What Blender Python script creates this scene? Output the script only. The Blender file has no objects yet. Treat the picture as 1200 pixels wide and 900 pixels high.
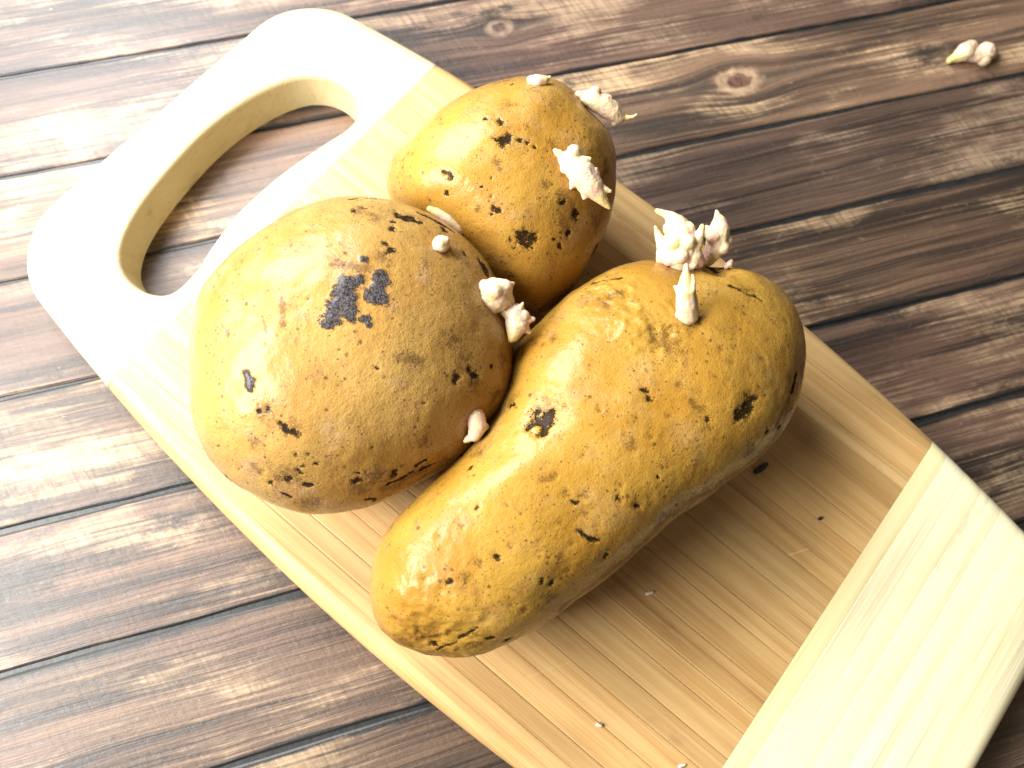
import bpy, bmesh, math, random
import numpy as np
from mathutils import Matrix, Vector
from mathutils.bvhtree import BVHTree

# ------------------------------------------------------------------ camera, world, light, exposure
SC = bpy.context.scene
COL = SC.collection
BT = 0.020                                   # board top above the table (metres); x runs along the board, y across it
ROT = np.array([[0.773005, -0.626170, 0.101855], [0.628521, 0.734100, -0.257021], [0.086167, 0.262697, 0.961023]])
CAM = np.array([0.013248, -0.082891, 0.323053 + BT])
FPX = 911.587                                # focal length in pixels of a 1200 x 900 frame

cam = bpy.data.cameras.new('camera')
cam.sensor_width = 36.0
cam.lens = FPX / 1200 * 36.0
cam.clip_start, cam.clip_end = 0.01, 20.0
cam.dof.use_dof = True
cam.dof.focus_distance = 0.285
cam.dof.aperture_fstop = 10.0
cam_o = bpy.data.objects.new('camera', cam)
m4 = np.eye(4); m4[:3, :3] = ROT; m4[:3, 3] = CAM
cam_o.matrix_world = Matrix(m4.tolist())
COL.objects.link(cam_o)
SC.camera = cam_o

world = bpy.data.worlds.new('World'); SC.world = world
world.use_nodes = True
bg = world.node_tree.nodes['Background']
bg.inputs['Color'].default_value = (1.0, 0.84, 0.60, 1)
bg.inputs['Strength'].default_value = 0.14

def lamp(name, loc, target, sx, sy, power, color):
    l = bpy.data.lights.new(name, 'AREA'); l.shape = 'RECTANGLE'
    l.size, l.size_y, l.energy, l.color = sx, sy, power, color
    o = bpy.data.objects.new(name, l); COL.objects.link(o)
    d = Vector(target) - Vector(loc)
    o.location = loc
    o.rotation_euler = d.to_track_quat('-Z', 'Y').to_euler()
    return o
# two window panes the table stands beside, beyond the handle end and beyond the bowed long side of the board
lamp('window_light', (-0.66, 0.13, 0.56), (-0.05, 0.0, 0.06), 0.40, 0.44, 13.0, (0.95, 0.98, 1.0))
lamp('side_window_light', (-0.42, -0.43, 0.48), (-0.12, -0.12, 0.04), 0.46, 0.34, 14.5, (1.0, 0.985, 0.95))

SC.view_settings.view_transform = 'Standard'
SC.view_settings.look = 'None'
SC.view_settings.exposure = 0.22
SC.view_settings.gamma = 1.0
SC.view_settings.use_curve_mapping = False
SC.cycles.use_denoising = True
SC.cycles.max_bounces = 5

# ------------------------------------------------------------------ helpers
rng = random.Random(7)
def ray_dir(x, y):
    d = ROT @ np.array([x - 600.0, 450.0 - y, -FPX])
    return d / np.linalg.norm(d)
def on_plane(x, y, z):                      # photo direction -> point at height z
    d = ray_dir(x, y)
    return CAM + d * ((z - CAM[2]) / d[2])
def tag(o, label=None, cat=None, group=None, kind=None):
    for k, v in (('label', label), ('category', cat), ('group', group), ('kind', kind)):
        if v: o[k] = v
    return o
def empty(name, loc=(0, 0, 0)):
    o = bpy.data.objects.new(name, None); o.location = loc; o.empty_display_size = 0.01
    COL.objects.link(o); return o
def link_mesh(name, me, mat=None, parent=None, smooth=True):
    o = bpy.data.objects.new(name, me); COL.objects.link(o)
    if mat and not me.materials: me.materials.append(mat)
    if parent:
        o.parent = parent
        o.matrix_parent_inverse = Matrix.Translation(-parent.location)
    if smooth:
        me.polygons.foreach_set('use_smooth', [True] * len(me.polygons))
    return o
def mesh(name, v, f):
    me = bpy.data.meshes.new(name); me.from_pydata([tuple(p) for p in v], [], f); me.update(); return me

def _hash(ix, iy, iz, seed):
    h = (ix.astype(np.int64) * 374761393 + iy.astype(np.int64) * 668265263 + iz.astype(np.int64) * 2147483647 + seed * 1274126177) & 0xffffffff
    h = ((h ^ (h >> 13)) * 1274126177) & 0xffffffff
    h = ((h ^ (h >> 16)) * 2246822519) & 0xffffffff
    return ((h ^ (h >> 15)) & 0xffff) / 32767.5 - 1.0
def noise(P, scale, seed=0):
    Q = P * scale; I = np.floor(Q); F = Q - I; I = I.astype(np.int64)
    U = F * F * F * (F * (F * 6 - 15) + 10)
    out = 0.0
    for dx in (0, 1):
        wx = U[:, 0] if dx else 1 - U[:, 0]
        for dy in (0, 1):
            wy = U[:, 1] if dy else 1 - U[:, 1]
            for dz in (0, 1):
                wz = U[:, 2] if dz else 1 - U[:, 2]
                out = out + wx * wy * wz * _hash(I[:, 0] + dx, I[:, 1] + dy, I[:, 2] + dz, seed)
    return out
def fbm(P, scale, octaves=3, seed=0):
    s, a, t = 0.0, 1.0, 0.0
    for k in range(octaves):
        s = s + a * noise(P, scale * 2 ** k, seed + 11 * k); t += a; a *= 0.5
    return s / t

# ------------------------------------------------------------------ node helpers
class NT:
    def __init__(self, name):
        self.m = bpy.data.materials.new(name); self.m.use_nodes = True
        self.t = self.m.node_tree; self.b = self.t.nodes['Principled BSDF']
    def n(self, typ, **kw):
        x = self.t.nodes.new(typ)
        for k, v in kw.items(): setattr(x, k, v)
        return x
    def put(self, sock, v):
        if isinstance(v, bpy.types.NodeSocket): self.t.links.new(v, sock)
        elif isinstance(v, (tuple, list)) and len(v) == 3 and sock.type == 'RGBA': sock.default_value = (*v, 1)
        else: sock.default_value = v
    def math(self, op, a, b=0.0, c=None, clamp=False):
        x = self.n('ShaderNodeMath', operation=op, use_clamp=clamp)
        self.put(x.inputs[0], a); self.put(x.inputs[1], b)
        if c is not None: self.put(x.inputs[2], c)
        return x.outputs[0]
    def vmul(self, v, s):
        x = self.n('ShaderNodeVectorMath', operation='MULTIPLY'); self.put(x.inputs[0], v); self.put(x.inputs[1], s); return x.outputs[0]
    def vadd(self, v, s):
        x = self.n('ShaderNodeVectorMath', operation='ADD'); self.put(x.inputs[0], v); self.put(x.inputs[1], s); return x.outputs[0]
    def noise(self, v, scale=1.0, detail=3.0, rough=0.5, dist=0.0):
        x = self.n('ShaderNodeTexNoise'); self.put(x.inputs['Vector'], v)
        x.inputs['Scale'].default_value = scale; x.inputs['Detail'].default_value = detail
        x.inputs['Roughness'].default_value = rough; x.inputs['Distortion'].default_value = dist
        return x.outputs[0]
    def step(self, v, a, b, lo=0.0, hi=1.0):
        x = self.n('ShaderNodeMapRange', interpolation_type='SMOOTHSTEP', clamp=True)
        self.put(x.inputs[0], v); x.inputs[1].default_value = a; x.inputs[2].default_value = b
        x.inputs[3].default_value = lo; x.inputs[4].default_value = hi
        return x.outputs[0]
    def mix(self, f, a, b, mode='MIX'):
        x = self.n('ShaderNodeMix', data_type='RGBA', blend_type=mode)
        self.put(x.inputs[0], f); self.put(x.inputs[6], a); self.put(x.inputs[7], b); return x.outputs[2]
    def bump(self, h, strength, dist, prev=None):
        x = self.n('ShaderNodeBump'); x.inputs['Strength'].default_value = strength; x.inputs['Distance'].default_value = dist
        self.put(x.inputs['Height'], h)
        if prev: self.put(x.inputs['Normal'], prev)
        return x.outputs[0]
    def attr(self, name):
        x = self.n('ShaderNodeAttribute'); x.attribute_name = name; return x.outputs['Fac']
    def objinfo(self):
        return self.n('ShaderNodeObjectInfo')
    def coord(self):
        return self.n('ShaderNodeTexCoord').outputs['Object']
    def xyz(self, v):
        x = self.n('ShaderNodeSeparateXYZ'); self.put(x.inputs[0], v); return x.outputs
    def comb(self, a, b, c):
        x = self.n('ShaderNodeCombineXYZ')
        for i, v in enumerate((a, b, c)): self.put(x.inputs[i], v)
        return x.outputs[0]

# ------------------------------------------------------------------ materials
def plank_material(name, knots=()):
    """weathered barn-wood plank: local x runs along the plank, tone comes from the object's colour"""
    t = NT(name); oi = t.objinfo(); x, y, z = t.xyz(t.coord())
    r = oi.outputs['Random']
    xs = t.math('ADD', x, t.math('MULTIPLY', r, 37.0))
    # grain flows round the knots
    yw, core, halo, tail = y, None, None, None
    for (kx, ky, kr, ks) in knots:
        dx = t.math('SUBTRACT', x, kx); dy = t.math('SUBTRACT', y, ky)
        ex = t.math('DIVIDE', dx, kr * ks); ey = t.math('DIVIDE', dy, kr)
        d2 = t.math('ADD', t.math('MULTIPLY', ex, ex), t.math('MULTIPLY', ey, ey))
        g = t.math('POWER', 2.718, t.math('MULTIPLY', d2, -0.16))
        yw = t.math('SUBTRACT', yw, t.math('MULTIPLY', t.math('MULTIPLY', g, dy), 0.85))
        wob = t.math('MULTIPLY', t.math('SUBTRACT', t.noise(t.comb(x, y, 0.0), 260.0, 3), 0.5), 0.9)
        dd = t.math('ADD', t.math('SQRT', d2), wob)
        c = t.step(dd, 0.75, 0.35); h = t.math('MULTIPLY', t.step(dd, 1.7, 1.1), t.step(dd, 0.6, 0.9))
        tl = t.math('MULTIPLY', t.step(t.math('ABSOLUTE', ey), 0.75, 0.1), t.math('MULTIPLY', t.step(t.math('ABSOLUTE', ex), 7.0, 2.2), t.step(t.math('ABSOLUTE', ex), 1.0, 1.6)))
        core = c if core is None else t.math('MAXIMUM', core, c)
        halo = h if halo is None else t.math('MAXIMUM', halo, h)
        tail = tl if tail is None else t.math('MAXIMUM', tail, tl)
    ys = t.math('ADD', yw, t.math('MULTIPLY', r, 11.0))
    base = t.comb(xs, ys, 0.0)
    wob = t.noise(t.vmul(base, (5.0, 14.0, 1.0)), 1.0, 3)
    ysw = t.math('ADD', ys, t.math('MULTIPLY', t.math('SUBTRACT', wob, 0.5), 0.010))
    v = t.comb(xs, ysw, 0.0)
    fine = t.noise(t.vmul(v, (9.0, 620.0, 1.0)), 1.0, 5, 0.62)
    mid = t.noise(t.vmul(v, (5.0, 150.0, 1.0)), 1.0, 4, 0.55)
    broad = t.noise(t.vmul(v, (3.2, 34.0, 1.0)), 1.0, 4, 0.55)
    worn = t.noise(t.vmul(v, (9.0, 30.0, 1.0)), 1.0, 6, 0.62)
    stain = t.noise(t.vadd(t.vmul(v, (12.0, 34.0, 1.0)), (7.7, 3.1, 0.0)), 1.0, 5, 0.6)
    saw = t.noise(t.vmul(t.comb(t.math('ADD', xs, t.math('MULTIPLY', ys, 0.35)), ys, 0.0), (480.0, 60.0, 1.0)), 1.0, 3, 0.6)
    blot = t.noise(t.vmul(v, (240.0, 330.0, 1.0)), 1.0, 4, 0.65)
    lv = t.math('ADD', t.math('MULTIPLY', broad, 0.75), t.math('MULTIPLY', mid, 0.40))
    lv = t.math('ADD', lv, t.math('MULTIPLY', t.math('SUBTRACT', fine, 0.5), 0.42))
    c = t.mix(t.step(lv, 0.43, 0.72), (0.028, 0.019, 0.015), (0.165, 0.102, 0.068))
    hue = t.noise(t.vmul(v, (6.0, 22.0, 1.0)), 1.0, 3)
    c = t.mix(t.step(hue, 0.5, 0.75, 0.0, 0.55), c, (0.140, 0.074, 0.058))
    w = t.math('MULTIPLY', t.step(t.math('ADD', worn, t.math('MULTIPLY', t.math('SUBTRACT', fine, 0.5), 0.35)), 0.50, 0.68), t.step(saw, 0.32, 0.60, 0.50, 1.0))
    c = t.mix(w, c, (0.43, 0.305, 0.190))
    c = t.mix(t.math('MULTIPLY', t.step(mid, 0.43, 0.37), 0.55), c, (0.035, 0.026, 0.023))
    st = t.math('MULTIPLY', t.step(t.math('ADD', stain, t.math('MULTIPLY', t.math('SUBTRACT', blot, 0.5), 0.25)), 0.57, 0.70), 0.88)
    c = t.mix(st, c, (0.022, 0.018, 0.016))
    sp = t.math('MULTIPLY', t.step(blot, 0.62, 0.74), t.step(worn, 0.40, 0.60, 0.15, 1.0))
    c = t.mix(t.math('MULTIPLY', sp, 0.6), c, (0.50, 0.39, 0.28))
    crack = t.math('MULTIPLY', t.step(fine, 0.36, 0.26), t.step(mid, 0.55, 0.35))
    c = t.mix(t.math('MULTIPLY', crack, 0.75), c, (0.020, 0.014, 0.012))
    if knots:
        c = t.mix(t.math('MULTIPLY', tail, 0.75), c, (0.045, 0.036, 0.030))
        c = t.mix(t.math('MULTIPLY', t.math('MULTIPLY', halo, t.step(blot, 0.35, 0.6, 0.4, 1.0)), 0.55), c, (0.42, 0.30, 0.20))
        c = t.mix(t.math('MULTIPLY', core, 0.85), c, t.mix(t.step(blot, 0.4, 0.6), (0.035, 0.018, 0.015), (0.13, 0.062, 0.048)))
    # worn dark arrises along both long edges
    edge = t.math('SUBTRACT', 0.0268, t.math('ABSOLUTE', y))
    ew = t.math('ADD', edge, t.math('MULTIPLY', t.math('SUBTRACT', t.noise(t.vmul(v, (30.0, 60.0, 1.0)), 1.0, 4), 0.5), 0.006))
    c = t.mix(t.step(ew, 0.0014, 0.00008), c, (0.020, 0.017, 0.016))
    c = t.mix(1.0, c, oi.outputs['Color'], 'MULTIPLY')
    t.put(t.b.inputs['Base Color'], c)
    t.put(t.b.inputs['Roughness'], t.step(t.math('ADD', fine, t.math('MULTIPLY', blot, 0.6)), 0.5, 1.1, 0.38, 0.60))
    t.b.inputs['Specular IOR Level'].default_value = 0.40
    t.b.inputs['Coat Weight'].default_value = 0.40
    t.b.inputs['Coat Roughness'].default_value = 0.40
    h = t.math('ADD', t.math('MULTIPLY', fine, 0.7), t.math('ADD', t.math('MULTIPLY', saw, 0.25), t.math('MULTIPLY', blot, 0.35)))
    t.put(t.b.inputs['Normal'], t.bump(h, 0.9, 0.0011))
    return t.m

def bamboo_material(name, light, dark, along='x'):
    t = NT(name); oi = t.objinfo(); x, y, z = t.xyz(t.coord())
    if along == 'y': x, y = y, x
    r = oi.outputs['Random']
    v = t.comb(t.math('ADD', x, t.math('MULTIPLY', r, 23.0)), t.math('ADD', y, t.math('MULTIPLY', r, 5.0)), z)
    fib = t.noise(t.vmul(v, (14.0, 1500.0, 300.0)), 1.0, 4, 0.6)
    band = t.noise(t.vmul(v, (5.0, 260.0, 60.0)), 1.0, 3, 0.55)
    big = t.noise(t.vmul(v, (14.0, 60.0, 20.0)), 1.0, 4, 0.55)
    f = t.math('ADD', t.math('MULTIPLY', fib, 0.35), t.math('ADD', t.math('MULTIPLY', band, 0.45), t.math('MULTIPLY', big, 0.3)))
    c = t.mix(t.step(f, 0.40, 0.72), light, dark)
    hair = t.noise(t.vmul(v, (22.0, 3600.0, 500.0)), 1.0, 3, 0.6)
    c = t.mix(t.math('MULTIPLY', t.step(hair, 0.58, 0.68), t.step(big, 0.40, 0.62, 0.10, 0.60)), c, tuple(k * 0.55 for k in dark))
    cut = t.noise(t.vmul(t.comb(t.math('ADD', t.math('MULTIPLY', x, 0.55), t.math('MULTIPLY', y, 0.83)), t.math('SUBTRACT', t.math('MULTIPLY', x, 0.83), t.math('MULTIPLY', y, 0.55)), 0.0), (9.0, 520.0, 1.0)), 1.0, 1, 0.4)
    cut = t.math('MULTIPLY', t.step(cut, 0.735, 0.76), t.step(t.noise(v, 22.0, 2), 0.5, 0.65))
    c = t.mix(t.math('MULTIPLY', cut, 0.45), c, tuple(min(0.9, k * 1.3) for k in light))
    streak = t.math('MULTIPLY', t.step(band, 0.63, 0.72), t.step(fib, 0.40, 0.6))
    c = t.mix(t.math('MULTIPLY', streak, 0.45), c, tuple(k * 0.45 for k in dark))
    stain = t.noise(t.vmul(v, (30.0, 70.0, 30.0)), 1.0, 5, 0.6)
    c = t.mix(t.step(stain, 0.60, 0.75, 0.0, 0.40), c, tuple(k * 0.55 for k in dark))
    pale = t.noise(t.vmul(v, (40.0, 160.0, 30.0)), 1.0, 5, 0.65)
    c = t.mix(t.step(pale, 0.62, 0.80, 0.0, 0.5), c, tuple(min(0.9, k * 1.25) for k in light))
    c = t.mix(1.0, c, oi.outputs['Color'], 'MULTIPLY')
    t.put(t.b.inputs['Base Color'], c)
    t.put(t.b.inputs['Roughness'], t.step(f, 0.35, 0.75, 0.42, 0.58))
    t.b.inputs['Specular IOR Level'].default_value = 0.5
    t.b.inputs['Coat Weight'].default_value = 0.10
    t.b.inputs['Coat Roughness'].default_value = 0.35
    t.put(t.b.inputs['Normal'], t.bump(t.math('ADD', fib, t.math('MULTIPLY', band, 0.5)), 0.25, 0.0004))
    return t.m

def potato_material():
    t = NT('potato_skin'); v = t.coord()
    n1 = t.noise(v, 28.0, 3); n2 = t.noise(v, 95.0, 4, 0.6); n3 = t.noise(v, 420.0, 4, 0.65); n4 = t.noise(v, 1600.0, 3, 0.6)
    c = t.mix(t.step(n1, 0.35, 0.65), (0.46, 0.250, 0.050), (0.56, 0.345, 0.085))
    c = t.mix(t.step(n2, 0.52, 0.72, 0.0, 0.75), c, (0.40, 0.215, 0.070))
    tan = t.math('MULTIPLY', t.step(t.noise(v, 46.0, 4, 0.6), 0.52, 0.66), t.step(n3, 0.35, 0.6, 0.3, 1.0))
    c = t.mix(t.math('MULTIPLY', tan, 0.55), c, (0.60, 0.410, 0.190))
    russ = t.math('MULTIPLY', t.step(n3, 0.56, 0.70), t.step(n2, 0.42, 0.62))
    c = t.mix(t.math('MULTIPLY', russ, 0.60), c, (0.20, 0.100, 0.032))
    speck = t.math('MULTIPLY', t.step(n4, 0.66, 0.74), t.step(n2, 0.45, 0.6, 0.25, 1.0))
    c = t.mix(t.math('MULTIPLY', speck, 0.55), c, (0.12, 0.058, 0.022))
    n5 = t.noise(v, 3800.0, 2, 0.6)
    hf = t.math('ADD', t.math('MULTIPLY', t.math('SUBTRACT', n4, 0.5), 1.1), t.math('MULTIPLY', t.math('SUBTRACT', n5, 0.5), 0.7))
    jag = t.math('ADD', t.math('MULTIPLY', t.math('SUBTRACT', n3, 0.5), 0.8), hf)
    for sc_, big_, off in ((300.0, 0.27, 0.0), (560.0, 0.31, 3.7), (1050.0, 0.36, 8.1)):
        vo = t.n('ShaderNodeTexVoronoi'); t.put(vo.inputs['Vector'], t.vadd(v, (off, off, off))); vo.inputs['Scale'].default_value = sc_
        rnd = t.xyz(vo.outputs['Color'])[0]
        rad = t.math('MULTIPLY', t.math('POWER', rnd, 2.0), big_)
        dd = t.math('ADD', vo.outputs['Distance'], t.math('MULTIPLY', hf, 0.10))
        mk = t.math('MULTIPLY', t.math('MULTIPLY', t.math('SUBTRACT', rad, dd), 14.0, clamp=True), t.step(n2, 0.36, 0.58, 0.25, 1.0), clamp=True)
        c = t.mix(t.math('MULTIPLY', mk, 0.78), c, (0.110, 0.054, 0.022))
    aD, aK, aS, aO = t.attr('dirt_shade'), t.attr('dark'), t.attr('scab'), t.attr('dots')
    dirt_shade = t.math('MULTIPLY', t.step(t.math('ADD', aD, t.math('MULTIPLY', jag, 1.5)), 0.32, 0.90, 0.0, 0.66), t.step(aD, 0.02, 0.30))
    c = t.mix(dirt_shade, c, (0.120, 0.062, 0.026))
    dots = t.math('MULTIPLY', t.step(t.math('ADD', aO, t.math('MULTIPLY', jag, 0.5)), 0.25, 0.70), t.step(aO, 0.02, 0.15))
    c = t.mix(t.math('MULTIPLY', dots, 0.7), c, (0.095, 0.046, 0.018))
    dark = t.math('MULTIPLY', t.step(t.math('ADD', aK, t.math('MULTIPLY', jag, 1.05)), 0.18, 0.48), t.step(aK, 0.02, 0.15))
    c = t.mix(t.math('MULTIPLY', dark, 0.95), c, t.mix(t.step(n4, 0.4, 0.65), (0.016, 0.011, 0.010), (0.060, 0.036, 0.022)))
    scab = t.math('MULTIPLY', t.step(t.math('ADD', aS, t.math('MULTIPLY', jag, 0.9)), 0.22, 0.40), t.step(aS, 0.02, 0.15))
    c = t.mix(scab, c, t.mix(t.step(n4, 0.35, 0.65), (0.024, 0.020, 0.018), (0.200, 0.175, 0.155)))
    oi = t.objinfo()
    c = t.mix(1.0, c, oi.outputs['Color'], 'MULTIPLY')
    t.put(t.b.inputs['Base Color'], c)
    ro = t.step(t.math('ADD', n2, t.math('MULTIPLY', n3, 0.5)), 0.55, 1.0, 0.22, 0.38)
    ro = t.math('MAXIMUM', ro, t.math('MULTIPLY', t.math('MAXIMUM', dark, dirt_shade), 0.62))
    t.put(t.b.inputs['Roughness'], ro)
    clean = t.math('SUBTRACT', 1.0, t.math('MULTIPLY', t.math('MAXIMUM', dark, t.math('MULTIPLY', dirt_shade, 0.8)), 0.8))
    t.put(t.b.inputs['Specular IOR Level'], t.math('MULTIPLY', clean, 0.08))
    t.put(t.b.inputs['Coat Weight'], t.math('MULTIPLY', clean, 0.52))
    t.put(t.b.inputs['Coat Roughness'], t.step(n2, 0.35, 0.70, 0.17, 0.34))
    t.b.inputs['Coat IOR'].default_value = 1.38
    t.put(t.b.inputs['Coat Normal'], t.bump(t.math('ADD', n3, t.math('MULTIPLY', n4, 0.3)), 0.30, 0.0004))
    h1 = t.math('ADD', t.math('MULTIPLY', n3, 1.0), t.math('MULTIPLY', n4, 0.6))
    nb = t.bump(h1, 0.55, 0.0007)
    nb = t.bump(t.math('ADD', t.math('MULTIPLY', n4, t.math('ADD', scab, t.math('MULTIPLY', dark, 0.7))), t.math('MULTIPLY', scab, 0.3)), 1.0, 0.0012, nb)
    t.put(t.b.inputs['Normal'], nb)
    return t.m

def sprout_material():
    t = NT('sprout_flesh'); v = t.coord()
    n = t.noise(v, 260.0, 3); n2 = t.noise(v, 900.0, 3)
    c = t.mix(t.step(n, 0.40, 0.62, 0.0, 0.70), (0.68, 0.55, 0.33), (0.68, 0.42, 0.38))
    c = t.mix(t.math('MULTIPLY', t.attr('tip'), 0.75), c, (0.58, 0.46, 0.13))
    c = t.mix(t.step(n2, 0.70, 0.78, 0.0, 0.35), c, (0.50, 0.34, 0.18))
    t.put(t.b.inputs['Base Color'], c)
    t.b.inputs['Roughness'].default_value = 0.5
    t.b.inputs['Subsurface Weight'].default_value = 0.5
    t.b.inputs['Subsurface Radius'].default_value = (0.003, 0.002, 0.0012)
    t.b.inputs['Subsurface Scale'].default_value = 0.6
    t.put(t.b.inputs['Normal'], t.bump(n2, 0.3, 0.0004))
    return t.m

def plain_material(name, a, b, scale, rough=0.7):
    t = NT(name); n = t.noise(t.coord(), scale, 4, 0.6)
    t.put(t.b.inputs['Base Color'], t.mix(t.step(n, 0.35, 0.65), a, b)); t.b.inputs['Roughness'].default_value = rough
    t.put(t.b.inputs['Normal'], t.bump(n, 0.4, 0.0004))
    return t.m

M_gap = plain_material('dark_subfloor', (0.009, 0.010, 0.011), (0.016, 0.017, 0.018), 300.0, 0.45)
M_plank = plank_material('weathered_plank')
M_panel = bamboo_material('bamboo_caramel', (0.60, 0.390, 0.165), (0.41, 0.225, 0.073))
M_band = bamboo_material('bamboo_pale', (0.80, 0.73, 0.50), (0.72, 0.62, 0.37), 'y')
M_potato = potato_material()
M_sprout = sprout_material()
M_crumb = plain_material('soil_crumb', (0.02, 0.013, 0.010), (0.09, 0.055, 0.035), 900.0)
M_white = plain_material('starch_crumb', (0.70, 0.62, 0.50), (0.82, 0.77, 0.66), 900.0)

# ------------------------------------------------------------------ table of planks
TH = 0.9549948                                     # direction the planks run, seen from the board's long axis
ux, uy = math.cos(TH), math.sin(TH)
edges = [-0.3240, -0.2680, -0.2120, -0.1560, -0.0988, -0.0410, 0.0153, 0.0722, 0.1252, 0.1783, 0.2330, 0.2880, 0.3430, 0.3980, 0.4530]
tones = [(0.9, 0.9, 0.9), (1.1, 1.05, 1.0), (0.9, 0.9, 0.9), (0.70, 0.68, 0.62), (0.92, 0.90, 0.86), (0.95, 0.90, 0.86),
         (0.98, 0.93, 0.84), (0.72, 0.70, 0.72), (1.30, 1.25, 1.15), (0.80, 0.76, 0.78), (1.05, 1.0, 1.0), (1.1, 1.05, 1.0), (0.9, 0.9, 0.9), (1, 1, 1)]
base = []
slab = bmesh.new()
L0, L1 = -0.75, 0.75
for (a, b) in ((L0, edges[0]), (L1, edges[0]), (L1, edges[-1]), (L0, edges[-1])):
    base.append((a * ux - b * uy, a * uy + b * ux))
v = [(x, y, z) for z in (-0.030, -0.0011) for (x, y) in base]
table = link_mesh('tabletop', mesh('tabletop', v, [(3, 2, 1, 0), (4, 5, 6, 7), (0, 1, 5, 4), (1, 2, 6, 5), (2, 3, 7, 6), (3, 0, 4, 7)]), M_gap, smooth=False)
tag(table, kind='structure')
def along(px, py):                                 # photo direction -> (along, across) on the table top
    p = on_plane(px, py, 0.0)
    return p[0] * ux + p[1] * uy, -p[0] * uy + p[1] * ux
knot_px = {8: [(866, 95, 0.0058, 1.6)], 9: [(585, 33, 0.0035, 1.6)], 3: [(1186, 848, 0.012, 1.2)]}
def plank_mesh(w, seed):
    """one board with slightly wavering, eased long edges"""
    r = random.Random(seed); N = 160; h = w / 2
    ga, gb = r.choice((0.0002, 0.0004, 0.0007)), r.choice((0.0002, 0.0004, 0.0008))
    prof = [(-h + ga, -0.0040), (-h + ga, -0.0014), (-h + ga + 0.0003, -0.0006), (-h + ga + 0.0011, -0.0001), (-h + 0.006, 0.0), (0, 0.0),
            (h - 0.006, 0.0), (h - gb - 0.0011, -0.0001), (h - gb - 0.0003, -0.0006), (h - gb, -0.0014), (h - gb, -0.0040)]
    vs, fs = [], []; wl = wr = 0.0; P = len(prof)
    for i in range(N + 1):
        x = L0 + (L1 - L0) * i / N
        wl = max(-0.0002, min(0.0007, wl + r.uniform(-0.0004, 0.0004))); wr = max(-0.0002, min(0.0007, wr + r.uniform(-0.0004, 0.0004)))
        for j, (y, z) in enumerate(prof):
            vs.append((x, y + (wl if j < 4 else -wr if j > 6 else 0), z))
    for i in range(N):
        for j in range(P - 1):
            a = i * P + j; fs.append((a, a + P, a + P + 1, a + 1))
        fs.append((i * P, i * P + P - 1, i * P + 2 * P - 1, i * P + P))
    fs.append(tuple(range(P))); fs.append(tuple(N * P + k for k in reversed(range(P))))
    return mesh('plank', vs, fs)
for i in range(len(edges) - 1):
    lo, hi = edges[i], edges[i + 1]; mid = (lo + hi) / 2
    mat = M_plank
    if i in knot_px:
        ks = []
        for (px, py, kr, ks_) in knot_px[i]:
            a, b = along(px, py); ks.append((a, b - mid, kr, ks_))
        mat = plank_material('weathered_plank_with_knot', ks)
    o = link_mesh('plank', plank_mesh(hi - lo, 40 + i), mat, table, smooth=False)
    o.location = (-mid * uy, mid * ux, 0.0); o.rotation_euler = (0, 0, TH)
    o.color = (*tones[i], 1)

# ------------------------------------------------------------------ cutting board
XH, XA, XB, XE = -0.2290, -0.1493, 0.1392, 0.2240   # handle end, two seams, far end
RC, RR = 0.030, 0.0075                              # corner radius, eased edge
def half_w(x):
    """half width of the board outline: bowed long sides, rounded corners"""
    w = 0.1170 - 0.458 * x * x
    for xe, s in ((XH, -1), (XE, 1)):
        d = (x - (xe - s * RC)) * s
        if d > 0: w -= RC - math.sqrt(max(0.0, RC * RC - d * d))
    return w
def edge_dist(x, y):
    """distance inward from the outline"""
    w0 = 0.1170 - 0.458 * x * x
    dx = min(XE - x, x - XH); dy = w0 - abs(y)
    if dx < RC and dy < RC: return max(0.0, RC - math.hypot(RC - dx, RC - dy))
    return max(0.0, min(dx, dy))
def eased(d, r):
    return 0.0 if d >= r else r - math.sqrt(max(0.0, r * r - (r - d) * (r - d)))
def top_z(x, y): return BT - eased(edge_dist(x, y), RR)
board = empty('cutting_board', (0, 0, 0))
tag(board, 'pale bamboo cutting board with a curved handle hole, bowed sides and cross-grained end bands', 'cutting board')
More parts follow.
